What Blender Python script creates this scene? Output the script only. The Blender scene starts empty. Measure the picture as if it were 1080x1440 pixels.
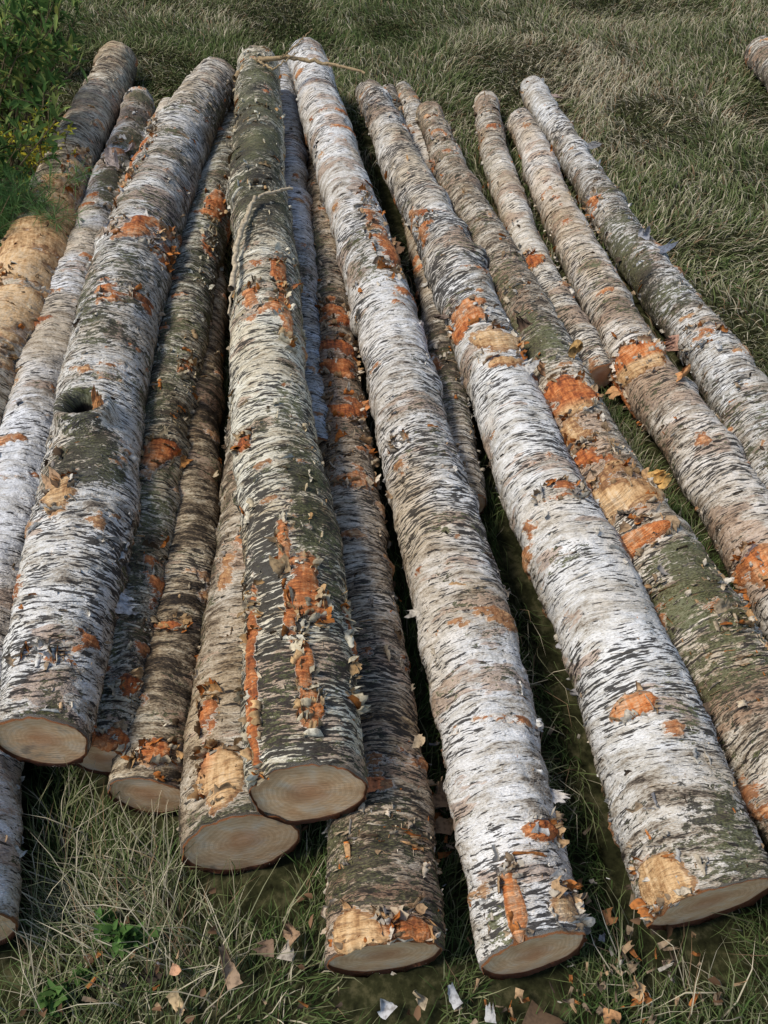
import bpy, math, numpy as np
rng=np.random.default_rng(7)
H=1.7; F=1081.0; PITCH=math.radians(47.3)
sP,cP=math.sin(PITCH),math.cos(PITCH)
def unproj(px,py,z):
    x=(px-540)/F; y=(720-py)/F
    t=(H-z)/(sP-y*cP)
    return np.array([t*x, t*(cP+y*sP), z]), t
# ---------------- noise ----------------
def _h(ix,iy,iz,seed):
    n=(ix.astype(np.int64)*374761393+iy.astype(np.int64)*668265263+iz.astype(np.int64)*2147483647+seed*1274126177)&0xffffffff
    n=((n^(n>>13))*1274126177)&0xffffffff
    n=((n^(n>>16))*2246822519)&0xffffffff
    n=n^(n>>15)
    return (n&0xffff)/65535.0
def vnoise(p,seed=0):
    i=np.floor(p).astype(np.int64); f=p-i; f=f*f*(3-2*f)
    r=0
    for dx in (0,1):
        wx=f[...,0] if dx else 1-f[...,0]
        for dy in (0,1):
            wy=f[...,1] if dy else 1-f[...,1]
            for dz in (0,1):
                wz=f[...,2] if dz else 1-f[...,2]
                r=r+wx*wy*wz*_h(i[...,0]+dx,i[...,1]+dy,i[...,2]+dz,seed)
    return r
def fbm(p,o=3,seed=0):
    r=0;a=.5;s=0
    for k in range(o):
        r=r+a*vnoise(p*(2**k),seed+k*17); s+=a; a*=.5
    return r/s
def n2(x,y,sc,seed,o=2):
    return fbm(np.stack([x*sc,y*sc,np.zeros_like(x)+.37],-1),o,seed)
# ---------------- mesh helper ----------------
def build(name,V,faces,mats=None,fm=None,attrs=None,vecs=None,smooth=True,parent=None):
    me=bpy.data.meshes.new(name)
    V=np.asarray(V,dtype=np.float32)
    me.vertices.add(len(V)); me.vertices.foreach_set('co',V.ravel())
    loops=np.concatenate([f.ravel() for f in faces]).astype(np.int32)
    tot=np.concatenate([np.full(len(f),f.shape[1]) for f in faces]).astype(np.int32)
    st=np.concatenate([[0],np.cumsum(tot)[:-1]]).astype(np.int32)
    me.loops.add(len(loops)); me.loops.foreach_set('vertex_index',loops)
    me.polygons.add(len(tot)); me.polygons.foreach_set('loop_start',st)
    try: me.polygons.foreach_set('loop_total',tot)
    except Exception: pass
    if fm is not None: me.polygons.foreach_set('material_index',np.asarray(fm,dtype=np.int32))
    me.polygons.foreach_set('use_smooth',np.full(len(tot),smooth))
    for k,v in (attrs or {}).items():
        a=me.attributes.new(k,'FLOAT_COLOR','POINT')
        c=np.ones((len(V),4),dtype=np.float32); c[:,:3]=v; a.data.foreach_set('color',c.ravel())
    for k,v in (vecs or {}).items():
        a=me.attributes.new(k,'FLOAT_VECTOR','POINT'); a.data.foreach_set('vector',np.asarray(v,dtype=np.float32).ravel())
    me.update(calc_edges=True); me.validate()
    o=bpy.data.objects.new(name,me); bpy.context.scene.collection.objects.link(o)
    for m in (mats or []): me.materials.append(m)
    if parent: o.parent=parent
    return o
# ---------------- node helper ----------------
class NT:
    def __init__(s,mat):
        mat.use_nodes=True; s.t=mat.node_tree; s.t.nodes.clear()
    def n(s,ty,ins=None,**kw):
        nd=s.t.nodes.new(ty)
        for k,v in kw.items(): setattr(nd,k,v)
        for k,v in (ins or {}).items():
            if isinstance(v,bpy.types.NodeSocket): s.t.links.new(v,nd.inputs[k])
            else: nd.inputs[k].default_value=v
        return nd
    def m(s,op,a,b=0.0,c=0.0,clamp=False):
        nd=s.t.nodes.new('ShaderNodeMath'); nd.operation=op; nd.use_clamp=clamp
        for i,v in enumerate((a,b,c)):
            if isinstance(v,bpy.types.NodeSocket): s.t.links.new(v,nd.inputs[i])
            else: nd.inputs[i].default_value=v
        return nd.outputs[0]
    def scale(s,v,sc,off=(0,0,0)):
        nd=s.n('ShaderNodeVectorMath',{0:v,1:sc,2:off},operation='MULTIPLY_ADD'); return nd.outputs[0]
    def noise(s,v,detail=3,rough=.55,sc=1.0,dist=0.0):
        return s.n('ShaderNodeTexNoise',{'Vector':v,'Scale':sc,'Detail':detail,'Roughness':rough,'Distortion':dist}).outputs[0]
    def ss(s,v,a,b):
        nd=s.n('ShaderNodeMapRange',{0:v,1:a,2:b,3:0.0,4:1.0},interpolation_type='SMOOTHSTEP'); return nd.outputs[0]
    def mix(s,f,a,b,bt='MIX'):
        nd=s.t.nodes.new('ShaderNodeMix'); nd.data_type='RGBA'; nd.blend_type=bt
        for i,v in ((0,f),(6,a),(7,b)):
            if isinstance(v,bpy.types.NodeSocket): s.t.links.new(v,nd.inputs[i])
            else: nd.inputs[i].default_value=v if i==0 else (*v,1)
        return nd.outputs[2]
    def ramp(s,f,stops):
        nd=s.n('ShaderNodeValToRGB',{0:f}); cr=nd.color_ramp
        while len(cr.elements)<len(stops): cr.elements.new(.5)
        for e,(p,c) in zip(cr.elements,stops): e.position=p; e.color=(*c,1)
        return nd.outputs[0]
    def attr(s,name): return s.n('ShaderNodeAttribute',attribute_name=name)
    def out(s,surf,disp=None):
        o=s.n('ShaderNodeOutputMaterial',{0:surf})
        if disp is not None: s.t.links.new(disp,o.inputs[2])
def bark_material():
    m=bpy.data.materials.new('birch_bark'); t=NT(m)
    lcw=t.attr('lc').outputs['Vector']
    sa=t.n('ShaderNodeSeparateColor',{0:t.attr('A').outputs['Color']}).outputs
    sb=t.n('ShaderNodeSeparateColor',{0:t.attr('B').outputs['Color']}).outputs
    sc_=t.n('ShaderNodeSeparateColor',{0:t.attr('Nz').outputs['Color']}).outputs
    tint=t.attr('fc').outputs['Color']
    peelA,mossShadeA,hueA=sa[0],sa[1],sa[2]; white,stain,lentA=sb[0],sb[1],sb[2]
    D,Pl,P2l=sc_[0],sc_[1],sc_[2]
    L=t.noise(t.scale(lcw,(24,24,190)),3,.62)
    S=t.noise(t.scale(lcw,(10,10,50)),4,.66)
    M=t.noise(t.scale(lcw,(38,38,95)),4,.75)
    fine=t.noise(t.scale(lcw,(150,150,420)),1,.7)
    Mo=t.m('SUBTRACT',M,.5)
    P=t.m('ADD',Pl,t.m('MULTIPLY',Mo,.26)); P2=t.m('ADD',P2l,t.m('MULTIPLY',t.m('SUBTRACT',S,.5),.45))
    ST=t.m('MULTIPLY',S,11.0); fr=t.m('FRACT',ST); step=t.ss(fr,.72,.98)
    ter=t.m('DIVIDE',t.m('ADD',t.m('FLOOR',ST),step),11.0)
    sf=t.m('ADD',t.m('MULTIPLY',S,.6),t.m('MULTIPLY',ter,.4))
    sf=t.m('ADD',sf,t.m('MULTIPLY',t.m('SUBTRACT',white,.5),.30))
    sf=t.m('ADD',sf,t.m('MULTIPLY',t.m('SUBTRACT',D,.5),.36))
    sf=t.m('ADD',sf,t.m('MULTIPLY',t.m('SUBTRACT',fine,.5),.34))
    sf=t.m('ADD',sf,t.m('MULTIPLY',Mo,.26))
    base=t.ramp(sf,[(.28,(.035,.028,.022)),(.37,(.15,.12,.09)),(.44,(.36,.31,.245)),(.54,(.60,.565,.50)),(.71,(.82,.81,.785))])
    base=t.mix(1.0,base,tint,'MULTIPLY')
    base=t.mix(t.m('MULTIPLY',t.ss(fr,.80,.95),.5),base,(.08,.06,.045))
    ub=t.ss(t.m('ADD',P2,t.m('MULTIPLY',stain,.20)),.64,.67)
    ubc=t.ramp(M,[(.35,(.09,.05,.03)),(.46,(.34,.21,.125)),(.56,(.53,.37,.25)),(.68,(.66,.54,.42))])
    base=t.mix(t.m('MULTIPLY',ub,.72),base,ubc)
    lf=t.m('ADD',L,t.m('MULTIPLY',t.m('SUBTRACT',D,.5),.30))
    lf=t.m('ADD',lf,t.m('MULTIPLY',lentA,.12))
    lent=t.ss(lf,.595,.63)
    base=t.mix(t.m('MULTIPLY',lent,.93),base,(.020,.016,.013))
    mf=t.m('ADD',t.m('MULTIPLY',M,1.7),t.m('MULTIPLY',mossShadeA,.36)); mf=t.m('ADD',mf,t.m('MULTIPLY',t.m('SUBTRACT',P2,.5),.7))
    moss=t.ss(mf,1.10,1.18)  # mask covers real moss and the shade painted through the same channel
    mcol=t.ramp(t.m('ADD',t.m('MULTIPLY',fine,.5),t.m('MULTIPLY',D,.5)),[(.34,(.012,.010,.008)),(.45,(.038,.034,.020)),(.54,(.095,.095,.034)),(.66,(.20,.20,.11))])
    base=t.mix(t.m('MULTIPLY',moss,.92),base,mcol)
    pf=t.m('ADD',t.m('MULTIPLY',P,1.5),t.m('MULTIPLY',peelA,.48))
    peel=t.ss(pf,1.03,1.045); rim=t.m('SUBTRACT',t.ss(pf,1.0,1.03),peel,clamp=True)
    deep=t.ss(pf,1.11,1.13)
    fib=t.noise(t.scale(lcw,(95,95,20)),2,.7)
    mixn=t.m('ADD',t.m('ADD',t.m('MULTIPLY',fib,.3),t.m('MULTIPLY',M,.35)),t.m('MULTIPLY',D,.35))
    oc=t.ramp(mixn,[(.37,(.09,.03,.014)),(.44,(.34,.09,.025)),(.51,(.60,.20,.055)),(.57,(.70,.35,.16)),(.65,(.70,.50,.34))])
    tc=t.ramp(mixn,[(.36,(.14,.065,.028)),(.44,(.42,.24,.10)),(.52,(.68,.46,.23)),(.63,(.78,.60,.38))])
    pc=t.mix(hueA,oc,tc)
    pc=t.mix(t.m('MULTIPLY',t.m('SUBTRACT',1.0,deep),.5),pc,(.22,.09,.04))
    pc=t.mix(t.m('MULTIPLY',lent,.45),pc,(.08,.03,.015))
    base=t.mix(t.m('MULTIPLY',rim,.8),base,(.66,.56,.44))
    base=t.mix(peel,base,pc)
    base=t.mix(t.ss(mossShadeA,1.9,2.4),base,(.008,.006,.005))  # knot holes coloured black, painted shade on top of their depth
    h=t.m('MULTIPLY',ter,.014)
    h=t.m('ADD',h,t.m('MULTIPLY',M,.011))
    h=t.m('ADD',h,t.m('MULTIPLY',rim,.005))
    h=t.m('SUBTRACT',h,t.m('MULTIPLY',peel,.005))
    h=t.m('SUBTRACT',h,t.m('MULTIPLY',deep,.004))
    h=t.m('SUBTRACT',h,.012)
    dn=t.n('ShaderNodeDisplacement',{'Height':h,'Midlevel':0.0,'Scale':1.0}).outputs[0]
    hb=t.m('ADD',t.m('MULTIPLY',ter,.6),t.m('MULTIPLY',fine,.4))
    hb=t.m('ADD',hb,t.m('MULTIPLY',M,.6))
    bn=t.n('ShaderNodeBump',{'Height':hb,'Distance':.009,'Strength':.9}).outputs[0]
    b=t.n('ShaderNodeBsdfPrincipled',{'Base Color':base,'Roughness':.75,'Specular IOR Level':.25,'Normal':bn})
    t.out(b.outputs[0],dn); m.displacement_method='DISPLACEMENT'
    return m
def endgrain_material():
    m=bpy.data.materials.new('sawn_wood'); t=NT(m)
    lc=t.attr('lc').outputs['Vector']
    A=t.n('ShaderNodeSeparateColor',{0:t.attr('A').outputs['Color']}).outputs
    rr=t.m('ADD',A[0],t.m('MULTIPLY',t.noise(lc,3,.5,sc=16.0),.22))
    ring=t.m('SINE',t.m('MULTIPLY',rr,70.0))
    ring2=t.m('SINE',t.m('MULTIPLY',rr,190.0))
    c=t.ramp(t.noise(lc,4,.65,sc=22.0),[(.3,(.74,.42,.20)),(.5,(.92,.62,.34)),(.7,(.95,.76,.52))])
    c=t.mix(t.m('MULTIPLY',t.m('ADD',ring,1.0),.12),c,(.50,.23,.09))
    c=t.mix(t.m('MULTIPLY',t.m('ADD',ring2,1.0),.07),c,(.40,.18,.07))
    c=t.mix(t.m('MULTIPLY',t.ss(t.m('ADD',A[0],t.m('MULTIPLY',t.noise(lc,4,.6,sc=20.0),-.5)),.30,-.15),.5),c,(.52,.20,.08))
    st=t.ss(t.m('ADD',t.noise(lc,4,.6,sc=11.0),t.m('MULTIPLY',A[1],.5)),.62,.8)
    c=t.mix(t.m('MULTIPLY',st,.8),c,(.08,.04,.02))
    saw=t.noise(t.scale(lc,(25,260,20)),3,.6)
    c=t.mix(t.m('MULTIPLY',t.ss(saw,.5,.7),.28),c,(.40,.20,.09))
    c=t.mix(t.ss(A[0],.925,.955),c,(.24,.08,.03))
    bm=t.n('ShaderNodeBump',{'Height':saw,'Distance':.003,'Strength':.6}).outputs[0]
    b=t.n('ShaderNodeBsdfPrincipled',{'Base Color':c,'Roughness':.75,'Specular IOR Level':.25,'Normal':bm})
    t.out(b.outputs[0]); return m
def vcol_material(name,attr='fc',transl=0.0,rough=.7,var=.3,sc=60.0):
    m=bpy.data.materials.new(name); t=NT(m)
    c=t.attr(attr).outputs['Color']
    if var>0:
        co=t.n('ShaderNodeTexCoord').outputs['Object']
        nz=t.noise(co,2,.6,sc=sc)
        c=t.mix(t.m('MULTIPLY',t.ss(nz,.4,.7),var),c,(.05,.035,.025))
    if transl>0:
        b=t.n('ShaderNodeBsdfDiffuse',{'Color':c}).outputs[0]
        tr=t.n('ShaderNodeBsdfTranslucent',{'Color':c}).outputs[0]
        b=t.n('ShaderNodeMixShader',{0:transl,1:b,2:tr}).outputs[0]
    else: b=t.n('ShaderNodeBsdfDiffuse',{'Color':c}).outputs[0]
    t.out(b); return m
MB=bark_material(); ME=endgrain_material()
MF=vcol_material('peeling_bark',var=.55,sc=110.0)
MG=vcol_material('grass_blades',rough=.65,var=0)
ML=vcol_material('leaf',transl=.3,rough=.55,var=0)
MT=vcol_material('twig_bark',var=.5,sc=70)
# ---------------- flakes ----------------
def flakes(C,Hd,E,N,W,L,p0,p1,rad,nu,nv,rg):
    n=len(C); u=np.linspace(-.5,.5,nu); v=np.linspace(0,1,nv)
    t=v[None,:]; ph=p0[:,None]+(p1-p0)[:,None]*t
    dl=(L/(nv-1))[:,None]
    cx=np.concatenate([np.zeros((n,1)),np.cumsum(np.cos((ph[:,1:]+ph[:,:-1])/2)*dl,1)],1)
    cz=np.concatenate([np.zeros((n,1)),np.cumsum(np.sin((ph[:,1:]+ph[:,:-1])/2)*dl,1)],1)
    rag=1+rg.uniform(-.5,.3,(n,nu))
    taper=1-rg.uniform(0,.6,(n,1))*t**1.5
    sk=rg.uniform(-.4,.4,(n,1))*t
    U=(u[None,:,None]*taper[:,None,:]+sk[:,None,:]*.4+rg.uniform(-.06,.06,(n,nu,nv)))*W[:,None,None]
    X=cx[:,None,:]*rag[:,:,None]; Z=cz[:,None,:]*rag[:,:,None]
    Z=Z-(U**2)/(2*rad[:,None,None])
    P=C[:,None,None,:]+Hd[:,None,None,:]*U[...,None]+E[:,None,None,:]*X[...,None]+N[:,None,None,:]*Z[...,None]
    base=np.arange(n)[:,None,None]*(nu*nv)
    i=np.arange(nu-1)[:,None]; j=np.arange(nv-1)[None,:]
    q=np.stack([i*nv+j,(i+1)*nv+j,(i+1)*nv+j+1,i*nv+j+1],-1).reshape(1,-1,4)+base
    return P.reshape(-1,3),q.reshape(-1,4)
PAL=np.array([(.76,.74,.69),(.62,.56,.46),(.44,.33,.22),(.52,.20,.06),(.10,.075,.055),(.38,.37,.37),(.62,.42,.24)])
# ---------------- logs ----------------
# (px,py,width,z) calibration -> world   z None => resting on ground
RAW=dict(
L1=[(165,88,50,None),(110,210,66,None),(62,335,86,None),(22,450,98,None),(-60,650,115,None),(-130,820,130,None)],
L2=[(197,140,36,None),(160,260,58,None),(108,430,78,None),(55,600,95,None),(10,780,108,None),(-30,950,125,None),(-80,1320,180,None)],
L3=[(305,112,58,.26),(246,205,84,.24),(184,370,104,.24),(142,560,118,.24),(120,740,136,.24),(78,900,142,.24),(52,1042,134,.24)],
L4=[(330,150,42,.13),(305,262,56,.13),(270,390,68,.13),(243,540,80,.13),(205,760,92,.13),(175,920,96,.13),(140,1068,100,.12)],
L5=[(300,190,40,None),(288,400,52,None),(284,560,62,None),(265,750,80,None),(245,900,98,None),(215,1118,116,None)],
L6=[(362,95,58,.30),(363,200,70,.30),(370,320,82,.30),(376,480,100,.29),(386,640,118,.28),(404,800,138,.28),(427,960,160,.28),(448,1115,170,.28)],
L7=[(385,300,50,None),(380,500,80,None),(368,700,108,None),(352,900,138,None),(342,1060,158,None),(354,1185,172,None)],
L8=[(398,105,40,.10),(411,200,46,.10),(418,330,50,.10),(428,480,58,.10),(440,640,66,.10)],
L9=[(428,82,54,.24),(462,180,62,.22),(502,310,74,.19),(542,460,88,.16),(588,630,104,.14),(640,810,124,.13),(694,1010,140,.12),(764,1342,155,.12)],
L10=[(516,132,40,.17),(560,225,56,.17),(618,335,70,.17),(672,450,86,.16),(728,590,102,.15),(798,770,128,.14),(874,940,150,.14),(1000,1270,186,.14)],
L11=[(445,150,34,None),(456,300,44,None),(465,430,54,None),(478,580,72,None),(496,760,94,None),(510,930,114,None),(526,1120,140,None),(541,1345,164,None)],
L12=[(603,160,36,.16),(645,265,50,.16),(698,365,58,.16),(748,455,72,.15),(802,570,86,.15),(872,695,98,.14),(948,810,112,.13),(1030,950,130,.13),(1140,1140,155,.13),(1260,1340,180,.13)],
L13=[(682,145,34,None),(700,235,40,None),(734,335,46,None),(772,415,50,None),(815,490,52,None),(838,530,46,None)],
L14=[(728,172,36,None),(788,305,52,None),(838,405,62,None),(900,515,76,None),(968,625,88,None),(1052,760,104,None),(1160,920,120,None)],
L15=[(746,125,34,None),(803,215,42,None),(858,310,52,None),(930,402,62,None),(1002,500,72,None),(1062,600,86,None),(1150,740,100,None)],
L16=[(545,130,26,None),(590,350,40,None),(616,480,46,None),(645,620,54,None),(664,710,56,None)],
L17=[(236,155,34,None),(200,300,50,None),(165,450,60,None),(150,560,66,None)],
L18=[(566,128,26,None),(590,200,36,None),(630,300,44,None)],
L19=[(1068,72,40,None),(1110,120,44,None),(1180,190,50,None)],
)
def logpts(raw):
    out=[]
    for (px,py,w,z) in raw:
        zz=.08 if z is None else z
        for _ in range(6):
            P,t=unproj(px,py,zz); r=w*t/(2*F)
            if z is None: zz=r*.97
        out.append((*P,r))
    return np.array(out)
LP={k:logpts(v) for k,v in RAW.items()}
#        white stain lent moss peel flakes
STY=dict(L1=(.52,.45,.1,.2,.0,.5),L2=(.90,.0,.1,.0,.0,.8),L3=(.84,.2,.6,.32,.05,1.3),L4=(.62,.15,.5,.55,.03,1.5),L5=(.18,.5,.1,.25,.0,.5),
L6=(.84,.2,.85,.28,.0,1.8),L7=(.42,.3,.3,.38,.0,1.),L8=(.72,.0,.4,.25,.0,.6),L9=(1.0,.28,.3,-.1,.0,1.),L10=(.92,.12,.6,.05,.0,1.4),
L11=(.40,.6,.5,.45,.10,1.8),L12=(.56,.55,.5,.34,.12,1.7),L13=(.72,.4,.4,.25,.05,1.),L14=(.82,.65,.3,.05,.02,1.1),L15=(.78,.3,.6,.28,.02,1.4),
L16=(.5,.3,.4,.4,.05,1.),L17=(.85,.1,.3,.1,0,.5),L18=(.7,.3,.3,.2,.1,.8),L19=(.4,.4,.3,.2,.1,.5))
TINT=dict(L1=(.96,.88,.73),L2=(.97,.98,1.),L3=(.98,.96,.92),L4=(.95,.94,.82),L5=(.94,.84,.66),L6=(1.,.95,.79),L7=(.92,.86,.76),L8=(.92,.95,1.),L9=(1.,.985,.96),L10=(.98,.965,.93),L11=(.97,.86,.72),L12=(.97,.90,.79),L13=(1,.94,.84),L14=(1,.93,.84),L15=(.97,.97,.96))
CAPST=dict(L3=.15,L7=.1,L4=-.5,L6=-.5,L5=-.5,L9=-.4,L11=-.2,L10=-.1)
# patches: log,px,py,rx,ry(px), kind(o/t/m/s), strength
PT=[('L1',50,335,50,75,'t',1.1),('L1',15,440,45,50,'t',1.0),('L1',108,235,12,22,'t',.8),
('L2',190,170,30,50,'s',1.),('L2',165,250,30,60,'m',1.),('L2',190,160,30,60,'m',.8),('L2',170,215,18,18,'o',.6),('L2',10,850,20,20,'s',1.),
('L3',205,325,46,15,'o',.9),('L3',232,350,16,16,'o',.95),('L3',200,350,45,55,'m',.7),('L3',160,470,55,70,'m',.8),('L3',128,645,50,34,'m',1.6),('L3',82,692,20,20,'t',.9),('L3',85,790,60,60,'s',.6),('L3',60,930,60,50,'s',.9),('L3',180,210,20,40,'o',.5),('L3',55,925,28,9,'o',.5),('L3',165,410,22,12,'o',.5),('L3',275,160,30,50,'m',.5),
('L4',222,637,20,16,'o',1.05),('L4',262,520,10,9,'o',.85),('L4',305,285,12,20,'o',1.1),('L4',292,335,10,10,'o',.85),('L4',178,970,12,14,'o',.85),('L4',135,1055,50,20,'o',.95),
('L5',238,880,22,5,'o',.9),('L5',230,1075,40,22,'t',.8),('L5',225,1055,20,16,'o',.9),
('L6',393,400,8,34,'o',1.1),('L6',402,445,9,34,'o',1.1),('L6',376,402,24,7,'o',.8),('L6',345,625,12,8,'o',.8),('L6',430,825,24,32,'o',1.25),('L6',450,855,12,20,'o',1.1),('L6',408,885,10,24,'o',1.2),('L6',430,935,9,55,'o',1.2),('L6',436,1003,16,28,'o',1.05),('L6',357,980,9,140,'o',1.3),('L6',365,160,40,80,'m',1.5),('L6',375,260,30,50,'m',1.),('L6',410,560,22,120,'m',.9),('L6',425,720,16,70,'m',.7),('L6',495,920,8,70,'o',.7),('L6',440,965,70,130,'s',.5),('L6',400,300,20,30,'s',.9),('L6',400,770,6,30,'o',.85),
('L7',312,1095,30,38,'t',1.1),('L7',340,1165,100,26,'m',1.6),('L7',290,1020,16,44,'o',.6),  # wide 'm' strip at the near end is a painted shadow, not moss
('L9',535,325,16,50,'o',.65),('L9',530,345,40,45,'m',1.),('L9',768,1168,26,12,'o',1.05),('L9',727,1275,10,50,'o',1.2),('L9',800,1285,28,30,'t',.85),('L9',700,1290,24,44,'m',1.1),('L9',560,622,18,6,'o',.8),('L9',720,1230,80,60,'s',.9),('L9',455,120,20,50,'s',.7),('L9',670,900,60,80,'s',.3),
('L10',600,308,12,8,'o',.8),('L10',652,447,30,13,'o',1.05),('L10',702,482,32,20,'t',1.05),('L10',790,690,34,10,'o',.95),('L10',888,995,26,12,'o',1.3),('L10',930,1245,44,60,'t',.8),('L10',1010,1190,110,90,'m',.9),('L10',880,930,60,60,'s',.6),('L10',520,145,20,15,'s',.9),('L10',810,780,50,18,'m',1.),('L10',980,1120,80,60,'s',.6),('L10',850,860,60,90,'m',.4),
('L11',480,500,30,26,'o',.9),('L11',488,570,28,16,'o',1.0),('L11',470,440,24,16,'o',.8),('L11',500,1310,44,26,'t',1.1),('L11',580,1305,30,18,'o',.95),('L11',500,1180,80,90,'m',1.),('L11',500,650,40,30,'o',.6),('L11',480,540,30,80,'s',.9),  # broad low 'm' patch paints the shadow cast by L6
('L12',790,560,40,24,'o',.95),('L12',815,600,34,20,'t',.85),('L12',870,692,46,26,'t',1.1),('L12',905,750,40,14,'o',.95),('L12',765,475,36,28,'m',1.1),('L12',960,850,90,90,'m',.9),('L12',1032,872,18,14,'o',.7),('L12',850,650,60,70,'s',1.),('L12',830,640,30,12,'o',.85),
('L14',895,507,34,15,'t',1.35),('L14',897,490,34,8,'o',1.),('L14',872,560,12,34,'o',1.05),('L14',1000,640,36,30,'s',.9),('L14',1050,775,60,60,'s',1.),('L14',900,440,50,60,'s',.6),('L14',1060,810,30,26,'o',.5),
('L15',832,290,16,8,'o',.85),('L15',985,470,22,10,'o',.9),('L15',930,400,40,30,'m',1.),('L15',880,330,40,30,'m',.6),('L13',745,370,16,8,'o',1.)]
KN=[('L3',118,580,.044,.048),('L10',600,306,.010,.012),('L9',628,748,.008,.008),('L12',1032,872,.018,.026),('L6',305,700,.01,.01)]
BIG=[('L10',735,520,.05,.06,1.0,(.62,.59,.54),2),('L12',803,505,.03,.09,3.2,(.46,.30,.13),1),('L12',915,662,.07,.06,2.0,(.66,.44,.18),2),('L12',930,668,.045,.06,2.8,(.70,.48,.2),2),
('L3',163,845,.055,.06,1.2,(.56,.58,.60),2),('L3',230,350,.05,.055,1.6,(.58,.23,.07),2),('L4',250,645,.055,.045,1.2,(.60,.3,.12),2),('L15',925,350,.06,.08,1.6,(.16,.18,.22),2),('L15',905,335,.05,.06,2.2,(.4,.4,.42),1),
('L14',870,555,.08,.055,2.2,(.62,.38,.2),2),('L14',950,530,.05,.06,2.2,(.64,.36,.18),2),('L15',775,130,.04,.08,1.0,(.50,.38,.32),2),('L15',825,205,.045,.07,1.4,(.25,.25,.25),2),('L2',175,210,.07,.08,1.8,(.62,.5,.46),2),('L2',160,235,.06,.08,1.2,(.62,.5,.42),1),
('L12',740,465,.06,.05,1.6,(.14,.1,.08),1),('L12',720,455,.07,.06,1.4,(.16,.12,.1),2),('L12',770,520,.06,.05,2.4,(.4,.24,.14),2),('L12',830,700,.06,.06,1.8,(.45,.26,.12),2),('L11',505,570,.045,.055,1.8,(.62,.3,.14),2),('L6',410,400,.10,.035,1.8,(.42,.17,.08),2),('L9',552,345,.08,.04,1.6,(.2,.13,.09),2),('L9',540,372,.07,.03,1.4,(.3,.2,.13),1),('L9',525,318,.06,.03,1.6,(.25,.17,.12),1),
('L15',1000,600,.06,.08,1.8,(.55,.47,.44),2),('L15',1040,640,.06,.07,1.5,(.55,.5,.46),2),('L15',955,480,.06,.07,2.,(.48,.28,.2),2),('L10',630,440,.05,.05,1.8,(.2,.15,.12),2),('L10',600,230,.04,.04,1.8,(.3,.25,.2),2),
('L3',240,330,.03,.04,1.2,(.62,.26,.1),1),('L3',75,690,.06,.055,1.2,(.62,.42,.27),1),('L3',92,680,.05,.045,1.8,(.52,.32,.18),2),('L3',136,590,.03,.055,1.0,(.54,.24,.10),1),('L3',130,600,.02,.05,.8,(.56,.28,.12),1),('L1',95,260,.07,.04,1.5,(.5,.4,.3),2),('L6',415,850,.03,.03,2.,(.62,.3,.15),2),('L9',790,1110,.04,.045,1.5,(.62,.6,.58),2),('L6',530,1105,.03,.05,1.2,(.4,.15,.08),2)]
def project(P):
    d=P-np.array([0,0,H]); f=d[...,1]*cP-d[...,2]*sP; u=d[...,1]*sP+d[...,2]*cP
    return 540+F*d[...,0]/f,720-F*u/f,f
foot=[]
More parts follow.
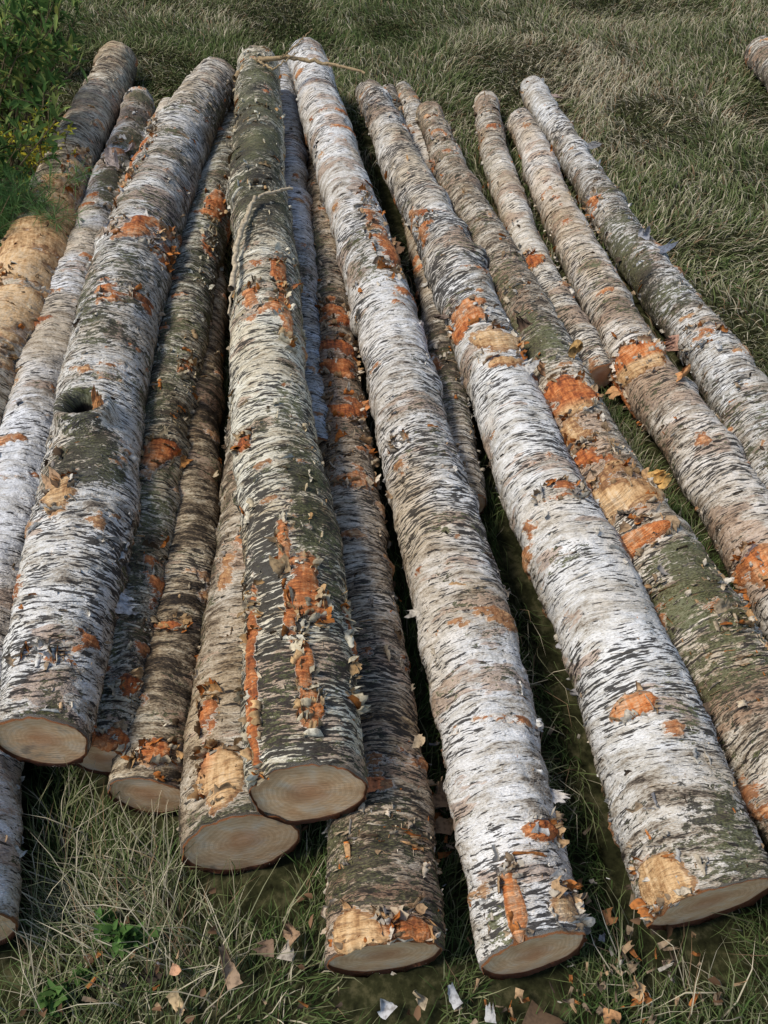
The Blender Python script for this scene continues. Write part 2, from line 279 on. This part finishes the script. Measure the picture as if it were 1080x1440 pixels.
def make_log(key,idx):
    pts=LP[key]; stl=STY[key]; rg=np.random.default_rng(100+idx)
    pts=pts[::-1]
    seg=np.r_[0,np.cumsum(np.linalg.norm(np.diff(pts[:,:3],axis=0),axis=1))]
    Ln=seg[-1]; ds=.012; dense=np.linspace(0,Ln,int(Ln/ds))
    Q=np.stack([np.interp(dense,seg,pts[:,k]) for k in range(4)],1)
    k=18; ker=np.exp(-np.linspace(-2,2,2*k+1)**2); ker/=ker.sum()
    pre=2*Q[0]-Q[k:0:-1]; post=2*Q[-1]-Q[-2:-k-2:-1]
    Qp=np.concatenate([pre,Q,post]); Q=np.stack([np.convolve(Qp[:,c],ker,'valid') for c in range(4)],1)
    dd_=np.stack([dense*1.6,dense*0+idx,dense*0],-1)
    Q[:,0]+=(vnoise(dd_,3)-.5)*.04
    s=[0.]
    while s[-1]<Ln:
        s.append(s[-1]+.0045+.0016*max(0,np.interp(s[-1],dense,Q[:,1])))
    s=np.array(s); s*=Ln/s[-1]
    P=np.stack([np.interp(s,dense,Q[:,c]) for c in range(4)],1); r=P[:,3]; P=P[:,:3]
    T=np.gradient(P,axis=0); T/=np.linalg.norm(T,axis=1)[:,None]
    Sd=np.cross(T,[0,0,1]); Sd/=np.linalg.norm(Sd,axis=1)[:,None]; Up=np.cross(Sd,T)
    nr=len(s); na=96; th=np.arange(na)/na*2*np.pi
    off=idx*7.31
    ct,sn=np.cos(th),np.sin(th)
    lc=np.stack([r.mean()*ct[None,:]+0*s[:,None]+off, r.mean()*sn[None,:]+0*s[:,None]+off*.7, s[:,None]+0*th[None,:]+off*1.3],-1)
    D=.5+(fbm(lc*7,3,idx+200)-.5)*.8; Pn=.5+(fbm(lc*np.array([10,10,16]),4,idx+300)-.5)*.78; P2=.5+(fbm(lc*np.array([6,6,15]),4,idx+400)-.5)*.85
    NZ=np.stack([D,Pn,P2],-1)
    R=r[:,None]*(1+.18*(fbm(lc*np.array([5,5,2.2]),2,idx)-.5))+ .022*(fbm(lc*np.array([16,16,13]),3,idx+50)-.5)
    for _ in range(int(Ln*2.8)):
        c0=rg.uniform(0,Ln); a0=rg.uniform(0,6.28); w0=rg.uniform(.012,.06)
        R=R+rg.uniform(.003,.015)*np.exp(-((s[:,None]-c0)/w0)**2)*(.3+.7*np.cos((th[None,:]-a0)/2)**4)
    A=np.zeros((nr,na,3)); B=np.zeros((nr,na,3))
    A[...,0]=stl[4]; A[...,1]=stl[3]; A[...,2]=.1+.6*np.clip((fbm(lc*4,2,idx+9)-.45)*6,0,1)
    B[...,0]=stl[0]; B[...,1]=stl[1]*.7; B[...,2]=stl[2]
    B[...,0]-=.5*np.clip(.45-sn[None,:],0,1)  # sides and underside less white: shade painted into the bark colour
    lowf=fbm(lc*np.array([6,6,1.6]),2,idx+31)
    A[...,1]+=(lowf-.5)*1.6+.3*np.clip(.3-sn[None,:],0,1); B[...,0]-=(lowf-.5)*.75  # moss varies at random; extra darkening low on the sides is painted shade
    lf2=fbm(lc*np.array([3,3,2.2]),2,idx+63); A[...,0]+=(lf2-.5)*.35
    lf3=fbm(lc*np.array([4,4,3.]),2,idx+83); B[...,1]+=(lf3-.5)*.9
    lf4=fbm(lc*np.array([5,5,3.5]),3,idx+95); B[...,2]+=(fbm(lc*np.array([4,4,2.]),2,idx+111)-.5)*1.6
    tn=np.array(TINT.get(key,(.97,.93,.86))); brown=np.array((.84,.73,.58))
    wq=np.clip((lf4-.5)*4,0,1)[...,None]; TC=tn*(1-wq)+tn*brown*wq
    nrm=(ct[None,:,None]*Sd[:,None,:]+sn[None,:,None]*Up[:,None,:])
    V=P[:,None,:]+R[...,None]*nrm
    pxx,pyy,_=project(V)
    facing=((np.array([0,0,H])-V)*nrm).sum(-1)>0
    spots=[]
    def locate(px,py):
        d=(pxx-px)**2+(pyy-py)**2+(~facing)*1e7
        return np.unravel_index(np.argmin(d),d.shape)
    for (kk,px,py,rx,ry,kind,stg) in PT:
        if kk!=key: continue
        i,j=locate(px,py); _,_,dep=project(V[i,j])
        syp=abs(pyy[min(i+10,nr-1),j]-pyy[max(i-10,0),j])/(s[min(i+10,nr-1)]-s[max(i-10,0)]+1e-9)
        spots.append((s[i],th[j],ry/max(syp,50),rx*dep/F,kind,stg))
    kn=[(s[i],th[j],hr,hh) for (kk,px,py,hr,hh) in KN if kk==key for (i,j) in [locate(px,py)]]
    def dist(s0,t0,rs,rt):
        dt=(th[None,:]-t0+np.pi)%(2*np.pi)-np.pi
        return np.sqrt(((s[:,None]-s0)/rs)**2+((dt*r[:,None])/rt)**2)
    for (s0,t0,rs,rt,kind,stg) in spots:
        d0=dist(s0,t0,rs,rt)
        if kind in 'ot':
            g=np.clip(1.8-d0,0,1.2)/1.2*stg
            A[...,0]=np.maximum(A[...,0],g); w=np.clip(g*2.5,0,1)
            A[...,2]=A[...,2]*(1-w)+(0.0 if kind=='o' else .9)*w
            A[...,1]-=g*.6
        elif kind=='m': A[...,1]+=np.clip(1.6-d0,0,1.)*stg*.75
        else: B[...,1]=np.maximum(B[...,1],np.clip(1.6-d0,0,1.)*stg)
    A[...,1]=np.clip(A[...,1],-1,1.3)
    for (s0,t0,hr,hh) in kn:
        d=dist(s0,t0,hr,hr)
        R=R+hh*np.exp(-((d-1.2)/.55)**2)-hh*2.4*np.exp(-(d/.75)**4)
        A[...,1]+=3.*np.exp(-(d/.85)**6)+.6*np.exp(-(d/1.8)**4); A[...,0]-=2.*np.exp(-(d/1.1)**4)  # hole core driven to painted black shade, moss around the collar
    tilt=rg.uniform(-.04,.12); dec=np.exp(-s/.10)
    tilt2=rg.uniform(-.2,.1); dec2=np.exp(-(Ln-s)/.1)
    side=rg.uniform(-.12,.12)
    sh0=R*(tilt*sn[None,:]+side*ct[None,:])*dec[:,None]+R*tilt2*sn[None,:]*dec2[:,None]
    sh=sh0+.012*(fbm(lc*np.array([60,60,1]),2,idx+5)-.5)*np.exp(-s/.01)[:,None]
    V=P[:,None,:]+R[...,None]*nrm+sh[...,None]*T[:,None,:]
    ii=(np.arange(nr-1)[:,None]*na); jj=np.arange(na)[None,:]; j2=(jj+1)%na
    q=np.stack([ii+jj,ii+j2,ii+na+j2,ii+na+jj],-1).reshape(-1,4)
    lcs=lc.copy(); lcs[...,2]+=D*.06
    VV=[V.reshape(-1,3)]; LC=[lcs.reshape(-1,3)]; AA=[A.reshape(-1,3)]; BB=[B.reshape(-1,3)]; FC=[TC.reshape(-1,3)]
    quads=[q]; qm=[np.zeros(len(q))]; tris=[]; tm=[]
    n0=nr*na
    for e in (0,nr-1):
        # flat sawn plane (slanted a little), independent of the ragged bark edge
        tt_=(tilt if e==0 else tilt2); sd_=(side if e==0 else 0.)
        ringf=P[e]+R[e][:,None]*nrm[e]+(R[e]*(tt_*sn+sd_*ct))[:,None]*T[e][None]
        fr=np.array([.985,.955,.9,.8,.65,.5,.35,.2,.08])
        cen=P[e]
        cv=np.concatenate([cen+(ringf-cen)*f for f in fr]+[cen[None]])
        cv+= T[e][None]*((fbm(cv*25,2,idx)-.5)*.003+(.002 if e==0 else -.002))[:,None]
        loc=np.concatenate([np.stack([R[e]*ct*f,R[e]*sn*f,0*ct],-1) for f in fr]+[np.zeros((1,3))])+np.array([off,off*.7,e*.01])
        a=np.zeros((len(cv),3)); a[:-1,0]=np.repeat(fr,na); a[:,1]=CAPST.get(key,rg.uniform(-.3,.15))
        m_=len(fr); i_=(np.arange(m_-1)[:,None]*na)
        qq=np.stack([i_+jj,i_+na+jj,i_+na+j2,i_+j2],-1).reshape(-1,4)
        tt=np.stack([np.full(na,m_*na),(m_-1)*na+j2[0],(m_-1)*na+jj[0]],-1)
        rimq=np.stack([e*na+jj[0],n0+jj[0],n0+j2[0],e*na+j2[0]],-1)
        if e!=0: qq=qq[:,::-1]; tt=tt[:,::-1]; rimq=rimq[:,::-1]
        quads+= [qq+n0,rimq]; qm+=[np.ones(len(qq)),np.zeros(len(rimq))]; tris.append(tt+n0); tm.append(np.ones(na))
        VV.append(cv); LC.append(loc); AA.append(a); BB.append(a*0); FC.append(a*0+1); n0+=len(cv)
    def sample(n,bias):
        i=rg.integers(3,nr-3,n*4); j=rg.integers(0,na,n*4)
        cluster=np.clip((vnoise(lc[i,j]*np.array([7,7,9]),idx+177)-.35)*2.2,.12,1.4)
        wgt=(.20+bias*(np.clip(A[i,j,0],0,1)+np.clip(A[i,j,1],0,1)*.5)*(vnoise(lc[i,j]*np.array([8,8,20]),idx+77)**2*2))*cluster
        keep=(rg.random(n*4)<wgt)&(sn[j]>-.5)
        return i[keep][:n],j[keep][:n]
    pal_w=np.array([.40*stl[0]*1.3,.28,.14,.04+.5*stl[4],.08,.06,.06]); pal_w/=pal_w.sum()
    def emit(i,j,Hd,E,W,L,p0,p1,kind,nu,nv,col):
        nonlocal n0
        n=len(i); N=nrm[i,j]; C=V[i,j]-N*.004
        vv,qq=flakes(C,Hd,E,N,W,L,p0,p1,np.maximum(r[i],.03) if kind==1 else np.full(n,9.),nu,nv,rg)
        VV.append(vv); quads.append(qq+n0); qm.append(np.full(len(qq),2)); k=nu*nv
        cc=np.repeat(col*TC[i,j],k,0)*rg.uniform(.85,1.1,(len(vv),1))
        FC.append(cc); z=np.zeros((len(vv),3)); LC.append(z); AA.append(z); BB.append(z); n0+=len(vv)
    def frame(i,j,kind,ang,sgn):
        N=nrm[i,j]; Tg=T[i]; Th=np.cross(N,Tg)
        if kind==1: Hd=Th; E=Tg*sgn
        else: Hd=Tg; E=Th*sgn
        return Hd*np.cos(ang)+E*np.sin(ang),E*np.cos(ang)-Hd*np.sin(ang)
    def add(n,W,L,p0,p1,kind,nu,nv,bias=1.,pal=pal_w,js=.15):
        i,j=sample(n,bias); n=len(i)
        if n==0: return
        sg=np.where(rg.random(n)<(.75 if kind==1 else .5),-1,1)[:,None]
        Hd,E=frame(i,j,kind,rg.normal(0,js,n)[:,None],sg)
        W=rg.uniform(*W,n)*rg.uniform(.5,1,n); L=rg.uniform(*L,n)*rg.uniform(.5,1,n)
        col=PAL[rg.choice(len(PAL),n,p=pal)]*rg.uniform(.7,1.1,(n,1))
        emit(i,j,Hd,E,W,L,rg.uniform(*p0,n),rg.uniform(*p1,n),kind,nu,nv,col)
    fd=stl[5]*Ln/4.5
    add(int(3600*fd),(.008,.036),(.003,.008),(.1,.5),(.3,1.2),1,5,3,1.5)
    add(int(1000*fd),(.006,.02),(.004,.012),(.1,.6),(.8,2.4),2,3,4,3)
    add(int(360*fd),(.02,.08),(.009,.022),(.1,.5),(.8,2.8),1,7,5,2.)
    add(int(150*fd),(.012,.045),(.014,.042),(.1,.4),(1.5,5.),2,6,9,2.5)
    I=[];J=[];SG=[];KD=[];CO=[]
    for (s0,t0,rs,rt,kind,stg) in spots:
        if kind not in 'ot': continue
        nn=int(8+240*(rs+rt))
        a=rg.uniform(0,6.28,nn); q_=rg.uniform(.9,1.35,nn)
        ss_=s0+rs*np.sin(a)*q_; tt_=t0+rt*np.cos(a)*q_/r[np.argmin(abs(s-s0))]
        I.append(np.clip(np.searchsorted(s,ss_),1,nr-2)); J.append(np.round(tt_/(2*np.pi)*na).astype(int)%na)
        kd=np.where(abs(np.sin(a))>.6,1,2); KD.append(kd); SG.append(np.where(kd==1,np.sign(np.sin(a)),np.sign(np.cos(a))))
        CO.append(PAL[rg.choice([0,1,2,3,6],nn,p=[.15,.25,.26,.18,.16])]*rg.uniform(.6,1.1,(nn,1)))
    if I:
        I,J,SG,KD,CO=map(np.concatenate,(I,J,SG,KD,CO))
        for kd in (1,2):
            k_=KD==kd; i,j=I[k_],J[k_]; n=len(i)
            if n==0: continue
            sg=SG[k_]*(1 if kd==1 else -1)*np.where(rg.random(n)<.8,1,-1)
            Hd,E=frame(i,j,kd,rg.normal(0,.35,n)[:,None],sg[:,None])
            emit(i,j,Hd,E,rg.uniform(.006,.05,n),rg.uniform(.006,.034,n),rg.uniform(.1,.7,n),rg.uniform(.8,3.4,n),kd,6,7,CO[k_])
    for (kk,px,py,W,L,p1,col,kd) in BIG:
        if kk!=key: continue
        i,j=locate(px,py); i=np.array([i]);j=np.array([j]); sgv=np.array([[1.]])
        N=nrm[i,j]; Th=np.cross(N,T[i])
        if kd==2:
            want=np.array([1.,0,0]) if px>pxx[i[0]].mean() else np.array([-1.,0,0])
            sgv=np.array([[1. if (Th[0]@want)>0 else -1.]])
        Hd,E=frame(i,j,kd,np.array([[rg.normal(0,.3)]]),sgv)
        emit(i,j,Hd,E,np.array([W]),np.array([L]),np.array([.25]),np.array([p1]),kd,9,10,np.array([col]))
    fm=np.concatenate(qm+tm)
    VV=np.concatenate(VV); NN=np.full((len(VV),3),.5); NN[:nr*na]=NZ.reshape(-1,3)
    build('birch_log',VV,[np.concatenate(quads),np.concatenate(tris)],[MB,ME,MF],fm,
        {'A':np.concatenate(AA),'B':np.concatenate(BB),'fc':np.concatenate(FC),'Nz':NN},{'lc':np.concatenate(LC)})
    for k in range(0,nr,4): foot.append((P[k,0],P[k,1],r[k],P[k,2]))
for idx,k in enumerate(RAW): make_log(k,idx)
foot=np.array(foot)
# ---------------- ground ----------------
def gz(x,y):
    d=np.hypot(x,y-2.5); f=np.clip((60-d)/30,0,1)
    return ((n2(x,y,1.1,5)-.5)*.05+(n2(x,y,6.,6)-.5)*.02-.012)*f
fine=np.arange(-7,7.01,.08)
xs=np.r_[-1500,-400,-120,-50,-25,-14,-10,-8,fine,8,10,14,25,50,120,400,1500]
ys=xs+3.0
X,Y=np.meshgrid(xs,ys,indexing='ij'); Z=gz(X,Y)
nx,ny=X.shape; i=np.arange(nx-1)[:,None]; j=np.arange(ny-1)[None,:]
q=np.stack([i*ny+j,(i+1)*ny+j,(i+1)*ny+j+1,i*ny+j+1],-1).reshape(-1,4)
mg=bpy.data.materials.new('meadow_soil'); t=NT(mg); co=t.n('ShaderNodeTexCoord').outputs['Object']
a=t.noise(co,4,.7,sc=30.0)
c=t.ramp(a,[(.3,(.012,.012,.006)),(.5,(.033,.034,.015)),(.7,(.10,.09,.045))])
c2=t.ramp(a,[(.3,(.09,.11,.04)),(.5,(.17,.18,.09)),(.7,(.30,.26,.15))])
dd=t.n('ShaderNodeVectorMath',{0:co,1:(0,3,0)},operation='DISTANCE').outputs['Value']
c=t.mix(t.ss(dd,5.0,8.),c,c2)
bs=t.n('ShaderNodeBsdfDiffuse',{'Color':c}).outputs[0]
t.out(bs)
build('ground',np.stack([X,Y,Z],-1).reshape(-1,3),[q],[mg])
# ---------------- grass ----------------
G=.02; gx0,gy0=-8,-2; occ=np.zeros((800,700),bool)
for (fx,fy,fr,fz) in foot:
    if fz-fr<.1:
        k=int(fr*.85/G)
        ci,cj=int((fx-gx0)/G),int((fy-gy0)/G)
        if 10<ci<790 and 10<cj<690: occ[ci-k:ci+k+1,cj-k:cj+k+1]=True
def grass(name,x,y,L,e0,bend,w,seed,green):
    rg=np.random.default_rng(seed)
    ci=((x-gx0)/G).astype(int).clip(0,799); cj=((y-gy0)/G).astype(int).clip(0,699)
    ok=~occ[ci,cj]; x,y,L,e0,bend,w,green=[v[ok] for v in (x,y,L,e0,bend,w,green)]; n=len(x)
    flow=n2(x,y,1.3,91)*14+rg.normal(0,.8,n)
    az=flow
    P=[np.stack([x,y,gz(x,y)-.005],-1)]; e=e0.copy(); ns=3
    for k in range(ns):
        d=np.stack([np.cos(az)*np.cos(e),np.sin(az)*np.cos(e),np.sin(e)],-1)
        P.append(P[-1]+d*(L/ns)[:,None]); e=e-bend/ns; az=az+rg.normal(0,.3,n)
        P[-1][:,2]=np.maximum(P[-1][:,2],.004+.025*rg.random(n))
    wa=flow+np.pi/2+rg.normal(0,.5,n); wv=np.stack([np.cos(wa),np.sin(wa),0*wa],-1)*w[:,None]
    Vv=np.stack([P[0]-wv*.5,P[0]+wv*.5,P[1]-wv*.5,P[1]+wv*.5,P[2]-wv*.35,P[2]+wv*.35,P[3]],1)
    b=np.arange(n)[:,None]*7
    q=np.concatenate([b+np.array([0,1,3,2]),b+np.array([2,3,5,4])]); tr=b+np.array([4,5,6])
    pal=np.array([(.062,.100,.030),(.122,.150,.056),(.235,.232,.125),(.48,.42,.29),(.25,.165,.095)])
    u=np.clip(green+rg.normal(0,.2,n),0,.999)
    ix=np.where(u>.70,0,np.where(u>.46,1,np.where(u>.28,2,np.where(rg.random(n)<.75,3,4))))
    col=pal[ix]*rg.uniform(.6,1.25,(n,1))
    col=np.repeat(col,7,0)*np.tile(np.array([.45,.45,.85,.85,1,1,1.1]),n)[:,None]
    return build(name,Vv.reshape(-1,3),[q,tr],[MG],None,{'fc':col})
def field():
    r1=np.random.default_rng(3)
    nA=95000; xa=r1.uniform(-1.4,1.9,nA); ya=r1.uniform(-.4,2.4,nA)
    nB=160000; yb=2.4+(8.6-2.4)*r1.random(nB)**.9; hw=.6*yb+1.1; xb=r1.uniform(-1,1,nB)*hw
    x=np.r_[xa,xb]; y=np.r_[ya,yb]; n=len(x)
    cl=n2(x,y,5.,12); pt=n2(x,y,.9,44,3)
    L=r1.uniform(.03,.10,n)*(.6+.9*cl)*np.where(y>2.4,1.15,1.)
    e0=r1.uniform(.2,1.2,n); bend=r1.uniform(.4,1.9,n)
    w=r1.uniform(.0013,.003,n)*np.where(y>2.4,1.9,1.)
    green=.14+.95*(pt-.2)+.4*(cl-.5)
    green=np.where(y<1.6,green+.18,green)
    green=np.where((x<-.3)&(y<.55),green-.16,green)
    green=np.where((x>1.6)&(y>2.)&(y<4.5),green+.08,green)
    return grass('meadow_grass',x,y,L,e0,bend,w,5,green)
field()
r2=np.random.default_rng(8)
def gp(px,py,z=0.): return unproj(px,py,z)[0]
cx=[];cy=[]
for (px,py,n,sp) in [(120,1300,300,.10),(60,1240,220,.08),(220,1270,260,.08),(940,900,80,.03),(985,760,60,.03),(770,960,100,.05),(800,1100,100,.05),(650,60,200,.12),(940,50,200,.12),(280,1330,160,.08),(720,870,80,.05),(1000,1360,120,.1),(900,1380,60,.06)]:
    g=gp(px,py); cx.append(r2.normal(g[0],sp,n)); cy.append(r2.normal(g[1],sp,n))
cx=np.concatenate(cx); cy=np.concatenate(cy); n=len(cx)
grass('tall_grass',cx,cy,r2.uniform(.11,.24,n),r2.uniform(.7,1.4,n),r2.uniform(.8,2.4,n),r2.uniform(.0013,.0027,n),9,np.full(n,.36))
# ---------------- tubes, leaves ----------------
def tube(pts,rad,k=7):
    pts=np.array(pts,float); n=len(pts); rad=np.array(rad)*np.ones(n)
    T=np.gradient(pts,axis=0); T/=np.linalg.norm(T,axis=1)[:,None]+1e-9
    ref=np.array([.31,.22,.92]); a=np.cross(T,ref); a/=np.linalg.norm(a,axis=1)[:,None]; b=np.cross(T,a)
    th=np.arange(k)/k*2*np.pi
    V=pts[:,None]+rad[:,None,None]*(np.cos(th)[None,:,None]*a[:,None]+np.sin(th)[None,:,None]*b[:,None])
    i=np.arange(n-1)[:,None]*k; j=np.arange(k)[None]; j2=(j+1)%k
    return V.reshape(-1,3),np.stack([i+j,i+j2,i+k+j2,i+k+j],-1).reshape(-1,4)
def smoothline(P,n):
    P=np.array(P,float); t=np.linspace(0,len(P)-1,n); o=np.stack([np.interp(t,np.arange(len(P)),P[:,c]) for c in range(3)],1)
    for _ in range(3): o[1:-1]=(o[:-2]+o[1:-1]*2+o[2:])/4
    return o
def join(parts):
    V=[];Q=[];C=[];n=0
    for v,q,c in parts:
        V.append(v);Q.append(q+n);C.append(np.tile(np.array(c),(len(v),1)) if np.ndim(c)==1 else c); n+=len(v)
    return np.concatenate(V),np.concatenate(Q),np.concatenate(C)
def leafset(C,D,L,W,col,rg,fold=.25):
    n=len(C); D=D/np.linalg.norm(D,axis=1)[:,None]
    S=np.cross(D,rg.normal(0,1,(n,3))*.5+np.array([0,0,1])); S/=np.linalg.norm(S,axis=1)[:,None]+1e-9
    N=np.cross(S,D)
    def pt(a,b,c): return C+D*(a*L)[:,None]+S*(b*W)[:,None]+N*(c*W)[:,None]
    V=np.stack([pt(0,0,0),pt(.35,-.5,fold),pt(.35,0,0),pt(.35,.5,fold),pt(.75,-.33,fold*.4),pt(.72,0,-.1),pt(.75,.33,fold*.4),pt(1,0,-.3)],1)
    b=np.arange(n)[:,None]*8
    Q=np.concatenate([b+np.array([1,2,5,4]),b+np.array([2,3,6,5])]); Tt=np.concatenate([b+np.array([0,2,1]),b+np.array([0,3,2]),b+np.array([4,5,7]),b+np.array([5,6,7])])
    return V.reshape(-1,3),Q,Tt,np.repeat(col,8,0)
def twig(lines,col):
    parts=[]
    for (pp,r0,r1_) in lines:
        P=smoothline([gp(*p) for p in pp],40); P+=np.random.default_rng(4).normal(0,.003,P.shape)
        v,q=tube(P,np.linspace(r0,r1_,40)*np.random.default_rng(5).uniform(.8,1.25,40)); parts.append((v,q,col))
    V,Q,C=join(parts); build('fallen_twig',V,[Q],[MT],None,{'fc':C})
twig([([(330,112,.36),(348,86,.40),(400,80,.43),(455,88,.42),(514,102,.40)],.014,.006),([(395,81,.43),(420,60,.5),(440,40,.56)],.004,.002),([(360,84,.42),(385,98,.42),(420,72,.44)],.006,.002)],(.40,.29,.16))
twig([([(326,408,.40),(332,345,.42),(350,295,.435),(362,276,.44),(412,264,.43)],.010,.005),([(350,295,.435),(338,320,.42),(322,440,.37)],.006,.003)],(.54,.44,.30))
# ---------------- shrubs ----------------
def shrub(name,base,n_st,h,spread,leafL,leafW,cols,nleaf,seed,lean=(0,0),sp0=.07):
    rg=np.random.default_rng(seed); parts=[];C=[];D=[]; base=np.array(base)
    sc=min(1,h/.5)
    for k in range(n_st):
        az=rg.uniform(0,6.28); hh=h*rg.uniform(.55,1.); rr=spread*rg.uniform(.2,1)
        b=base+np.array([*rg.normal(0,sp0,2),0]); tip=b+np.array([np.cos(az)*rr+lean[0],np.sin(az)*rr+lean[1],hh])
        mid=(b+tip)/2+np.array([-np.cos(az)*rr*.2,-np.sin(az)*rr*.2,hh*.08])
        P=smoothline([b,mid,tip],16); v,q=tube(P,np.linspace(.006,.0015,16)*sc,5); parts.append((v,q,(.16,.12,.07)))
        for s_ in range(8):
            i0=rg.integers(3,16); d=rg.normal(0,1,3); d[2]=abs(d[2])*.8+.2; d/=np.linalg.norm(d)
            ln=rg.uniform(.06,.17)*sc; e=P[i0]+d*ln; v,q=tube(smoothline([P[i0],(P[i0]+e)/2+[0,0,.01*sc],e],6),np.linspace(.0025,.001,6)*sc,4); parts.append((v,q,(.16,.13,.07)))
            tt=rg.random((nleaf,1)); C.append(P[i0]+(e-P[i0])*tt); D.append(d+rg.normal(0,.8,(nleaf,3)))
    C=np.concatenate(C);D=np.concatenate(D);n=len(C)
    cols=np.array(cols); col=cols[rg.integers(0,len(cols),n)]*rg.uniform(.6,1.3,(n,1))
    lv,lq,lt,lcx=leafset(C,D,leafL*rg.uniform(.6,1.2,n),leafW*rg.uniform(.6,1.2,n),col,rg)
    V,Q,Cc=join(parts); m=len(V)
    fm=np.r_[np.zeros(len(Q)),np.ones(len(lq)+len(lt))]
    build(name,np.concatenate([V,lv]),[np.concatenate([Q,lq+m]),lt+m],[MT,ML],fm,{'fc':np.concatenate([Cc,lcx])})
GR=[(.09,.16,.045),(.13,.21,.06),(.055,.11,.03),(.21,.27,.08)]
shrub('willow_shrub',gp(50,190),16,.66,.24,.07,.018,GR,9,21,(.14,0))
shrub('willow_shrub',gp(-10,260),16,.75,.26,.075,.02,GR+[(.24,.26,.07)],9,22,(.32,.05))
shrub('willow_shrub',gp(80,110),12,.55,.20,.065,.017,GR,9,27,(.08,0))
shrub('willow_shrub',gp(-40,350),14,.50,.20,.07,.018,GR,9,28,(.24,.05))
shrub('goldenrod_plant',gp(72,280),9,.38,.10,.035,.012,[(.55,.46,.05),(.45,.42,.06),(.2,.24,.05)],12,23,(.08,-.05))
shrub('pine_sapling',gp(-20,370),13,.38,.17,.08,.0026,[(.11,.21,.07),(.15,.26,.09)],36,24,(.28,.02))
shrub('broadleaf_weed',gp(185,1325),6,.07,.03,.028,.018,[(.10,.19,.05),(.12,.22,.06)],3,25,sp0=.02)
shrub('broadleaf_weed',gp(95,1400),4,.05,.03,.026,.016,[(.10,.18,.05)],3,26,sp0=.02)
# ---------------- debris ----------------
rg=np.random.default_rng(31)
C=[];Wd=[];Ld=[];col=[]
for (px,py,w,l,c) in [(415,1322,.03,.04,(.46,.30,.18)),(385,1332,.03,.035,(.30,.2,.13)),(330,1388,.03,.07,(.40,.28,.18)),(550,1425,.03,.04,(.55,.54,.52)),(645,1415,.02,.04,(.55,.54,.52)),(618,1135,.04,.07,(.50,.34,.2)),(622,1172,.04,.06,(.44,.28,.16)),(605,1195,.03,.06,(.3,.2,.13)),(850,1290,.03,.03,(.50,.24,.1)),(905,1398,.03,.04,(.60,.38,.19)),(862,1420,.03,.04,(.55,.3,.14)),(740,1425,.05,.09,(.12,.08,.05)),(240,1395,.02,.04,(.6,.44,.24)),(240,1362,.02,.03,(.6,.34,.2)),(690,1438,.02,.03,(.5,.48,.45)),(600,1412,.02,.04,(.5,.4,.26)),(400,1350,.03,.03,(.5,.42,.32)),(12,840,.06,.08,(.5,.42,.38))]:
    C.append(gp(px,py,.05)); Wd.append(w); Ld.append(l); col.append(c)
for (px,py,sx,sy,n) in [(880,1330,50,60,50),(760,1410,70,20,24),(610,1150,12,40,40),(500,1410,200,25,16),(560,1000,12,90,20),(790,1050,14,100,10),(230,1370,120,50,12),(920,1400,50,30,22)]:
    for k in range(n):
        C.append(gp(px+rg.normal()*sx,py+rg.normal()*sy,.03)+np.array([0,0,rg.uniform(0,.02)])); q_=rg.uniform(.25,1)
        Wd.append(.016*q_*rg.uniform(.3,1)); Ld.append(.034*q_); col.append(PAL[rg.choice(7,p=[.02,.08,.34,.18,.22,.03,.13])]*rg.uniform(.45,.85))
C=np.array(C);n=len(C);Wd=np.array(Wd);Ld=np.array(Ld);col=np.array(col)
az=rg.uniform(0,6.28,n); E=np.stack([np.cos(az),np.sin(az),rg.normal(0,.2,n)],-1); E/=np.linalg.norm(E,axis=1)[:,None]
Hd=np.cross(E,[0,0,1.]); Hd/=np.linalg.norm(Hd,axis=1)[:,None]; N=np.cross(Hd,E)
v,q=flakes(C,Hd,E,N,Wd,Ld,rg.uniform(-.6,.2,n),rg.uniform(.3,2.5,n),np.full(n,.04),6,7,rg)
build('bark_debris',v,[q],[MF],None,{'fc':np.repeat(col,42,0)})
n=34; C=np.array([gp(rg.uniform(30,1050),rg.uniform(1230,1440),.04) for _ in range(n)])
D=rg.normal(0,1,(n,3)); D[:,2]*=.3
v,q,tt,cc=leafset(C,D,rg.uniform(.015,.03,n),rg.uniform(.009,.018,n),np.array([(.24,.14,.08)])*rg.uniform(.4,1.4,(n,1)),rg,.4)
build('fallen_leaves',v,[q,tt],[ML],None,{'fc':cc})
# ---------------- light & camera ----------------
az=math.radians(-97); el=math.radians(57)
d=np.array([math.sin(az)*math.cos(el),math.cos(az)*math.cos(el),math.sin(el)])
sun=bpy.data.lights.new('sun','SUN'); sun.energy=3.2; sun.angle=math.radians(15); sun.color=(1,.94,.85)
so=bpy.data.objects.new('sun',sun); bpy.context.scene.collection.objects.link(so)
import mathutils
so.rotation_euler=mathutils.Vector(d).to_track_quat('Z','Y').to_euler()
w=bpy.data.worlds.new('World'); bpy.context.scene.world=w; w.use_nodes=True
nt=w.node_tree; sk=nt.nodes.new('ShaderNodeTexSky'); sk.sky_type='NISHITA'; sk.sun_disc=False; sk.sun_elevation=el; sk.sun_rotation=az
bg=nt.nodes['Background']; bg.inputs[1].default_value=.14; nt.links.new(sk.outputs[0],bg.inputs[0])
cd=bpy.data.cameras.new('camera'); cd.sensor_fit='VERTICAL'; cd.sensor_height=36; cd.lens=F/1440*36; cd.clip_end=5000; cd.clip_start=.02
co_=bpy.data.objects.new('camera',cd); co_.location=(0,0,H); co_.rotation_euler=(math.pi/2-PITCH,0,0)
bpy.context.scene.collection.objects.link(co_); bpy.context.scene.camera=co_
sc=bpy.context.scene; sc.view_settings.view_transform='Standard'; sc.view_settings.look='None'; sc.view_settings.exposure=0
